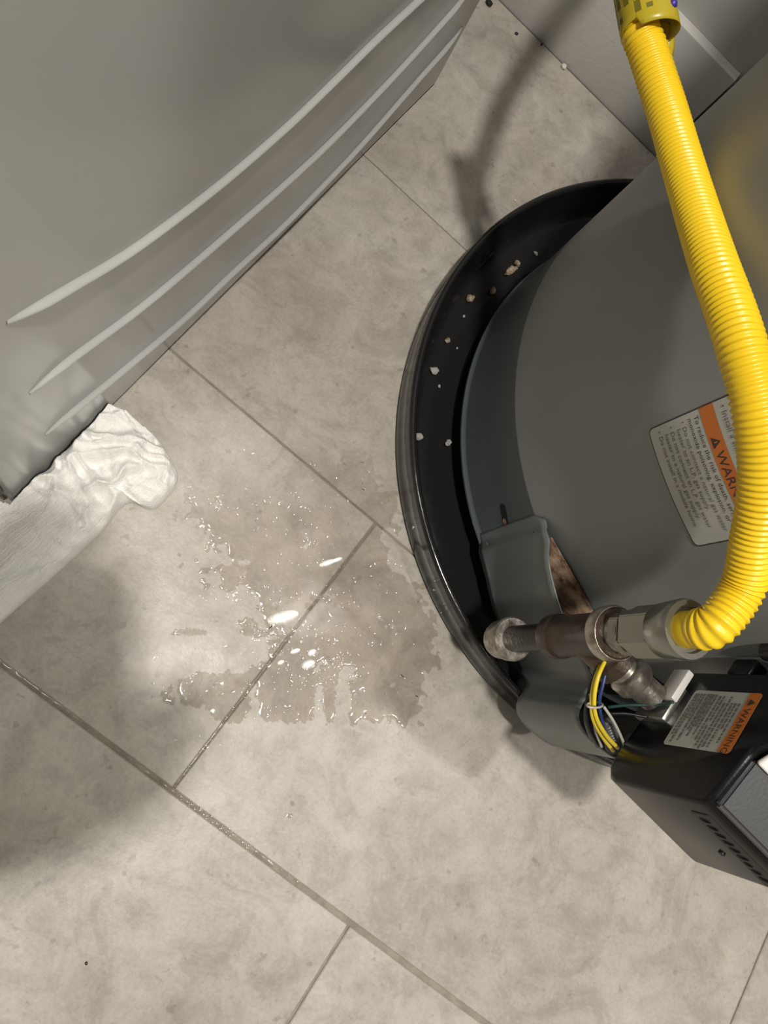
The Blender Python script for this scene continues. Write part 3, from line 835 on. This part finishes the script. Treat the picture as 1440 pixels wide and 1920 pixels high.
def puddle():
    st = .0013; x0, x1, y0, y1 = -.30, .09, -.35, .03
    nx, ny = int((x1-x0)/st), int((y1-y0)/st)
    val = {}
    for i in range(nx+1):
        for j in range(ny+1):
            m_ = wet(x0+i*st, y0+j*st)
            if m_ > 0: val[(i, j)] = m_
    idx, vs, fs = {}, [], []
    def V(i, j):
        if (i, j) not in idx:
            m_ = val.get((i, j), 0)
            x, y = x0+i*st, y0+j*st
            if m_ < .12:      # pull rim vertices towards the contour
                g = Vector((wet(x+.0005, y)-m_, wet(x, y+.0005)-m_, 0))/.0005
                gl = g.length
                if gl > 1e-6:
                    d = min(m_/gl, st*.7); x -= g.x/gl*d; y -= g.y/gl*d
            t = min(1, m_/.30); hgt = .00025+.0007*t*(2-t)+.00022*noise.noise(Vector((x*45, y*45, 4)))
            idx[(i, j)] = len(vs); vs.append((x, y, max(.0001, hgt)))
        return idx[(i, j)]
    for i in range(nx):
        for j in range(ny):
            if all(q in val for q in ((i,j),(i+1,j),(i+1,j+1),(i,j+1))):
                fs.append((V(i,j), V(i+1,j), V(i+1,j+1), V(i,j+1)))
    o = raw('water_puddle', vs, fs, WATER, None, True)
    # film depth: fades out towards the back, where the wiped floor is only damp
    at_ = o.data.attributes.new('depth', 'FLOAT', 'POINT')
    for i, v in enumerate(vs):
        px, py = pixof(v[0], v[1]); f = max(0, min(1, (py-820+.25*(px-420))/230)); f = f*f*(3-2*f)
        g = max(0, min(1, (900-px+.4*(py-1000))/160))
        at_.data[i].value = f*g
    return tag(o, 'thin film of spilled water with ragged edges on the tiles', 'water')
puddle()
def glint_tilt(p, jit=.05):
    # drops are shaped to glint: tilted, with scatter, to mirror the lamp into the camera
    c = Vector((0,0,CAMH))-Vector((p[0],p[1],0)); l = Vector(LAMP_A)-Vector((p[0],p[1],0)); hv = c.normalized()+l.normalized()
    return (-hv.x/hv.z+rnd.gauss(0, jit), -hv.y/hv.z+rnd.gauss(0, jit))
def dome(vs, fs, c, r, hgt, stretch=1., rot=0., n=9, rings=3, wob=0., tilt=(0,0)):
    b = len(vs)
    for j in range(rings+1):
        a = (PI/2)*j/rings
        for k in range(n):
            t = 2*PI*k/n; rr = r*math.cos(a)*(1+wob*math.sin(2*t+rot*3)) if j < rings else 0
            x, y = rr*math.cos(t)*stretch, rr*math.sin(t)
            X, Y = x*math.cos(rot)-y*math.sin(rot), x*math.sin(rot)+y*math.cos(rot)
            vs.append((c[0]+X, c[1]+Y, c[2]+hgt*(1-math.cos(a)**2)+X*tilt[0]+Y*tilt[1]))
            if j == rings: break
    for j in range(rings-1):
        for k in range(n):
            p, q = b+j*n+k, b+j*n+(k+1) % n; fs.append((p, q, q+n, p+n))
    top = b+rings*n
    for k in range(n): fs.append((b+(rings-1)*n+k, b+(rings-1)*n+(k+1) % n, top))
rnd = random.Random(21); vs, fs = [], []
CL = [(500,1110,95,14,40),(600,1220,50,60,70),(560,1190,70,45,45),(490,1200,50,30,25),(530,1255,60,30,30),(420,1120,40,10,12),(545,980,80,40,30),(410,945,25,25,12),(450,930,60,30,12),
      (600,1020,30,30,10),(660,1120,40,20,18),(720,1080,30,40,12),(640,1250,35,30,30),(480,1320,60,40,16),(350,1395,60,10,18),(700,1220,60,50,12),(520,1330,60,20,12),(600,1300,60,30,16),(560,1060,90,25,20),(720,1190,40,50,10),(500,830,90,40,8),(590,930,60,60,10),(340,1290,50,40,14)]
for cx, cy, sx, sy, n_ in CL:
    for _ in range(n_):
        p = at(rnd.gauss(cx, sx*.6), rnd.gauss(cy, sy*.6)); r = .0006+.0013*rnd.random()**2.5
        dome(vs, fs, (p.x, p.y, .0010), r, r*.10, 1+rnd.random()*1.2, rnd.random()*3, tilt=glint_tilt(p))
o = raw('water_droplets', vs, fs, DROP, None, True, 'stuff'); tag(o, 'scattered tiny water droplets glinting over the wet tiles', 'water')
# larger beads of water with smooth caps
beads = [(527,1160,.0062,.0009,3.6,'long bright bead of water beside the tile joint'),
         (613,1056,.0030,.0011,2.6,'short bent streak of water above the tile joint'),
         (632,1050,.0022,.0010,2.2,'small tip of water beside the bent streak'),
         (577,1246,.0042,.0010,1.6,'wide bright drop of water right of the joint, lowest of three'),
         (585,1224,.0034,.0011,1.3,'round drop of water just above the wide bright drop'),
         (553,1221,.0024,.0010,1.9,'slim drop of water left of the round drop'),
         (526,1242,.0022,.0010,1.5,'small upright drop of water left of the wide bright drop')]
for px, py, r, hh, stv, lb in beads:
    vs, fs = [], []; p = at(px, py)
    d = (at(px+30, py-8)-p); dome(vs, fs, (0, 0, 0), r, r*.035, stv if r < .006 else 2.6, math.atan2(d.y, d.x), 24, 8, .06, glint_tilt(p, .006))
    o = raw('water_drop', vs, fs, BEAD, None, True); o.location = (p.x, p.y, .0016); tag(o, lb, 'water')
# water lying in the grout joints
vs, fs = [], []
def strip(p0, p1, w_, z):
    n_ = max(2, int((p1-p0).length/.0015)); d = (p1-p0).normalized(); s = Vector((-d.y, d.x, 0)); b = len(vs)
    for i in range(n_+1):
        p = p0.lerp(p1, i/n_)
        for c_ in (-1, -.4, .4, 1):
            vs.append((p.x+s.x*c_*w_/2, p.y+s.y*c_*w_/2, z+.00035*(1-c_*c_)+.00025*noise.noise(Vector((p.x*170, p.y*170, c_)))))
    for i in range(n_):
        for k in range(3): q = b+i*4+k; fs.append((q, q+1, q+5, q+4))
strip(Vector((-.0999,-.20,0)), Vector((-.0999,.056,0)), .0024, -.0011)
strip(Vector((.10,.0585,0)), Vector((-.21,.0585,0)), .0046, -.0014)
o = raw('joint_water', vs, fs, DROP, None, True); tag(o, 'water lying in the grout joints and catching the light', 'water')
vs, fs = [], []
for _ in range(60):
    if rnd.random() < .6: p = Vector((-.0999+rnd.gauss(-.055,.03), .0585+rnd.gauss(0,.0015), 0))
    else: p = Vector((-.0999+rnd.gauss(0,.001), .056-abs(rnd.gauss(0,.06)), 0))
    r = .0008+.0011*rnd.random(); dome(vs, fs, (p.x,p.y,.0006), r, r*.15, 1.2, rnd.random()*3, tilt=glint_tilt(p))
o = raw('joint_droplets', vs, fs, DROP, None, True, 'stuff'); tag(o, 'row of tiny droplets strung along the wide grout joint', 'water')

# ------------------------------------------------------------------ the photographer, who stands in front of the washer and holds the phone
person = empty('person', 'person in a dark top leaning forward, holding a phone in both hands', 'person', (.40, .60, 0))
SKIN = mat('skin', (.52,.33,.24), .5); TOP = mat('dark_knit', (.035,.04,.05), .9); JEANS = mat('denim', (.05,.08,.14), .85); HAIR = mat('hair', (.03,.02,.015), .6)
FWD = Vector((-.60,-.80,0)).normalized(); SIDE = Vector((FWD.y,-FWD.x,0))     # SIDE = the person's left/right axis
def skin_chain(name, nodes, edges, m, root=0, sub_=2):
    me = D.meshes.new(name); me.from_pydata([tuple(p) for p, r_ in nodes], edges, []); me.update()
    o = D.objects.new(name, me); COL.objects.link(o); me.materials.append(m)
    sk = o.modifiers.new('skin', 'SKIN'); sk.use_smooth_shade = True
    for i, (p, r_) in enumerate(nodes):
        me.skin_vertices[0].data[i].radius = (r_, r_) if not isinstance(r_, tuple) else r_
        me.skin_vertices[0].data[i].use_root = (i == root)
    ss = o.modifiers.new('sub', 'SUBSURF'); ss.levels = sub_; ss.render_levels = sub_
    loc(o, person); return o
phc = Vector((0,0,CAMH)) - EX*.022 + EY*.062 - EZ*.0075            # phone centre
pelvis = Vector((.47,.68,.90))
neck = Vector((.285,.43,1.32)); head = Vector((.235,.365,1.44))
wristR = phc - EX*.055 + EY*.075 - EZ*.03
wristL = phc - EX*.075 + EY*.005 - EZ*.035
shR = neck + SIDE*.19 + Vector((0,0,-.06)); shL = neck - SIDE*.19 + Vector((0,0,-.06))
if (shR-wristR).length+(shL-wristL).length > (shL-wristR).length+(shR-wristL).length: shR, shL = shL, shR
def mid(a, b, drop):
    return (a+b)/2 + Vector((.03,.05,-drop))
elR = mid(shR, wristR, .06); elL = mid(shL, wristL, .06)
hipA, hipB = pelvis+SIDE*.09+Vector((0,0,-.05)), pelvis-SIDE*.09+Vector((0,0,-.05))
kA, kB = hipA+Vector((-.03,-.03,-.38)), hipB+Vector((-.03,-.03,-.38))
aA, aB = Vector((hipA.x+.02, hipA.y+.03, .09)), Vector((hipB.x+.02, hipB.y+.03, .09))
body = [(pelvis,.13),(pelvis.lerp(neck,.35),.12),(pelvis.lerp(neck,.75),.14),(neck,.062),(neck.lerp(head,.55),.052),
        (shR,.062),(elR,.045),(elR.lerp(wristR,.85),.033),(shL,.062),(elL,.045),(elL.lerp(wristL,.85),.033),
        (hipA,.095),(kA,.062),(aA,.042),(hipB,.095),(kB,.062),(aB,.042)]
skin_chain('clothed_body', body, [(0,1),(1,2),(2,3),(3,4),(2,5),(5,6),(6,7),(2,8),(8,9),(9,10),(0,11),(11,12),(12,13),(0,14),(14,15),(15,16)], TOP)
# head with face, looking at the phone
look = (phc-head).normalized()
bm = bmesh.new(); bmesh.ops.create_uvsphere(bm, u_segments=32, v_segments=24, radius=1)
up_ = (Vector((0,0,1))-look*look.z).normalized(); rt_ = look.cross(up_)
def hd(x, y, z): return head+rt_*x+look*y+up_*z
for v in bm.verts:
    x, y, z = v.co; jaw = 1-.22*max(0,-z); 
    v.co = hd(x*.075*jaw, y*.095+(.012 if z < -.3 and y > 0 else 0), z*.115)
loc(obj('head', bm, SKIN, None, smooth=True), person)
bm = bmesh.new(); bmesh.ops.create_uvsphere(bm, u_segments=32, v_segments=24, radius=1)
for v in bm.verts:
    x, y, z = v.co; k = 1+.03*noise.noise(v.co*6)
    if y > .35 and z < .45: k *= .8
    v.co = hd(x*.083*k, y*.101*k-.012, z*.121*k+.014)
loc(obj('hair', bm, HAIR, None, smooth=True), person)
bm = bmesh.new()
add_box(bm, hd(0,.100,-.012), (.016,.022,.030), Matrix(((rt_.x,look.x,up_.x),(rt_.y,look.y,up_.y),(rt_.z,look.z,up_.z))), bev=.005); loc(obj('nose', bm, SKIN, None, smooth=True), person)
for sx in (-1, 1):
    for nm, p, rr, m_ in (('eye', hd(sx*.030,.083,.012), (.012,.008,.007), WHITEP), ('iris', hd(sx*.030,.090,.012), (.0045,.0025,.0045), DARK), ('ear', hd(sx*.076,-.005,0), (.008,.018,.030), SKIN)):
        bm = bmesh.new(); bmesh.ops.create_uvsphere(bm, u_segments=14, v_segments=10, radius=1)
        for v in bm.verts: v.co = p+rt_*(v.co.x*rr[0])+look*(v.co.y*rr[1])+up_*(v.co.z*rr[2])
        loc(obj(nm, bm, m_, None, smooth=True), person)
bm = bmesh.new(); add_box(bm, hd(0,.095,-.052), (.040,.008,.010), Matrix(((rt_.x,look.x,up_.x),(rt_.y,look.y,up_.y),(rt_.z,look.z,up_.z))), bev=.003); loc(obj('mouth', bm, mat('lips', (.42,.18,.15), .5), None, smooth=True), person)
# hands: palm and five fingers curled round the phone edges
def hand(wrist, ax, side, nrm, k=1.0):
    """ax: wrist to knuckles, side: towards the thumb, nrm: away from the phone"""
    nodes = [(wrist-ax*.03,.030),(wrist,.026),(wrist+ax*.045,(.036,.018)),(wrist+ax*.080,(.036,.015))]
    edges = [(0,1),(1,2),(2,3)]
    skin_chain('hand', nodes, edges, SKIN)
    for i, (off, ln) in enumerate(((.028,.070),(.009,.080),(-.010,.074),(-.028,.058))):
        b = wrist+ax*.074+side*off
        n_ = [(b-ax*.015,.009),(b,.0095),(b+ax*ln*.42-nrm*.006,.0088),(b+ax*ln*.75-nrm*.020,.008),(b+ax*ln*.92-nrm*.034,.007)]
        skin_chain('finger', n_, [(0,1),(1,2),(2,3),(3,4)], SKIN)
    b = wrist+ax*.022+side*.030
    skin_chain('thumb', [(b-side*.012,.012),(b+side*.004,.0115),(b+side*.022+ax*.022-nrm*.004,.010),(b+side*.030+ax*.044-nrm*.012,.0085)], [(0,1),(1,2),(2,3)], SKIN)
hand(wristR, (EX*.85-EY*.35).normalized(), -EY, -EZ)
hand(wristL, (EX*.55-EY*.80).normalized(), EX*.7+EY*.7, -EZ)
for a_ in (aA, aB):
    bm = bmesh.new()
    R_ = Matrix(((SIDE.x, FWD.x, 0), (SIDE.y, FWD.y, 0), (0,0,1)))
    add_box(bm, Vector((a_.x, a_.y, .045))+FWD*.05, (.095,.27,.088), R_, bev=.035, seg=4); loc(obj('shoe', bm, DARK, None, smooth=True), person)
bm = bmesh.new()
RP = Matrix(((EX.x, EY.x, EZ.x), (EX.y, EY.y, EZ.y), (EX.z, EY.z, EZ.z)))
add_box(bm, phc, (.0735,.148,.0080), RP, bev=.0035, seg=3)
ph = obj('mobile_phone', bm, DARK, None, auto=40); tag(ph, 'black mobile phone held flat above the floor by the person', 'phone')
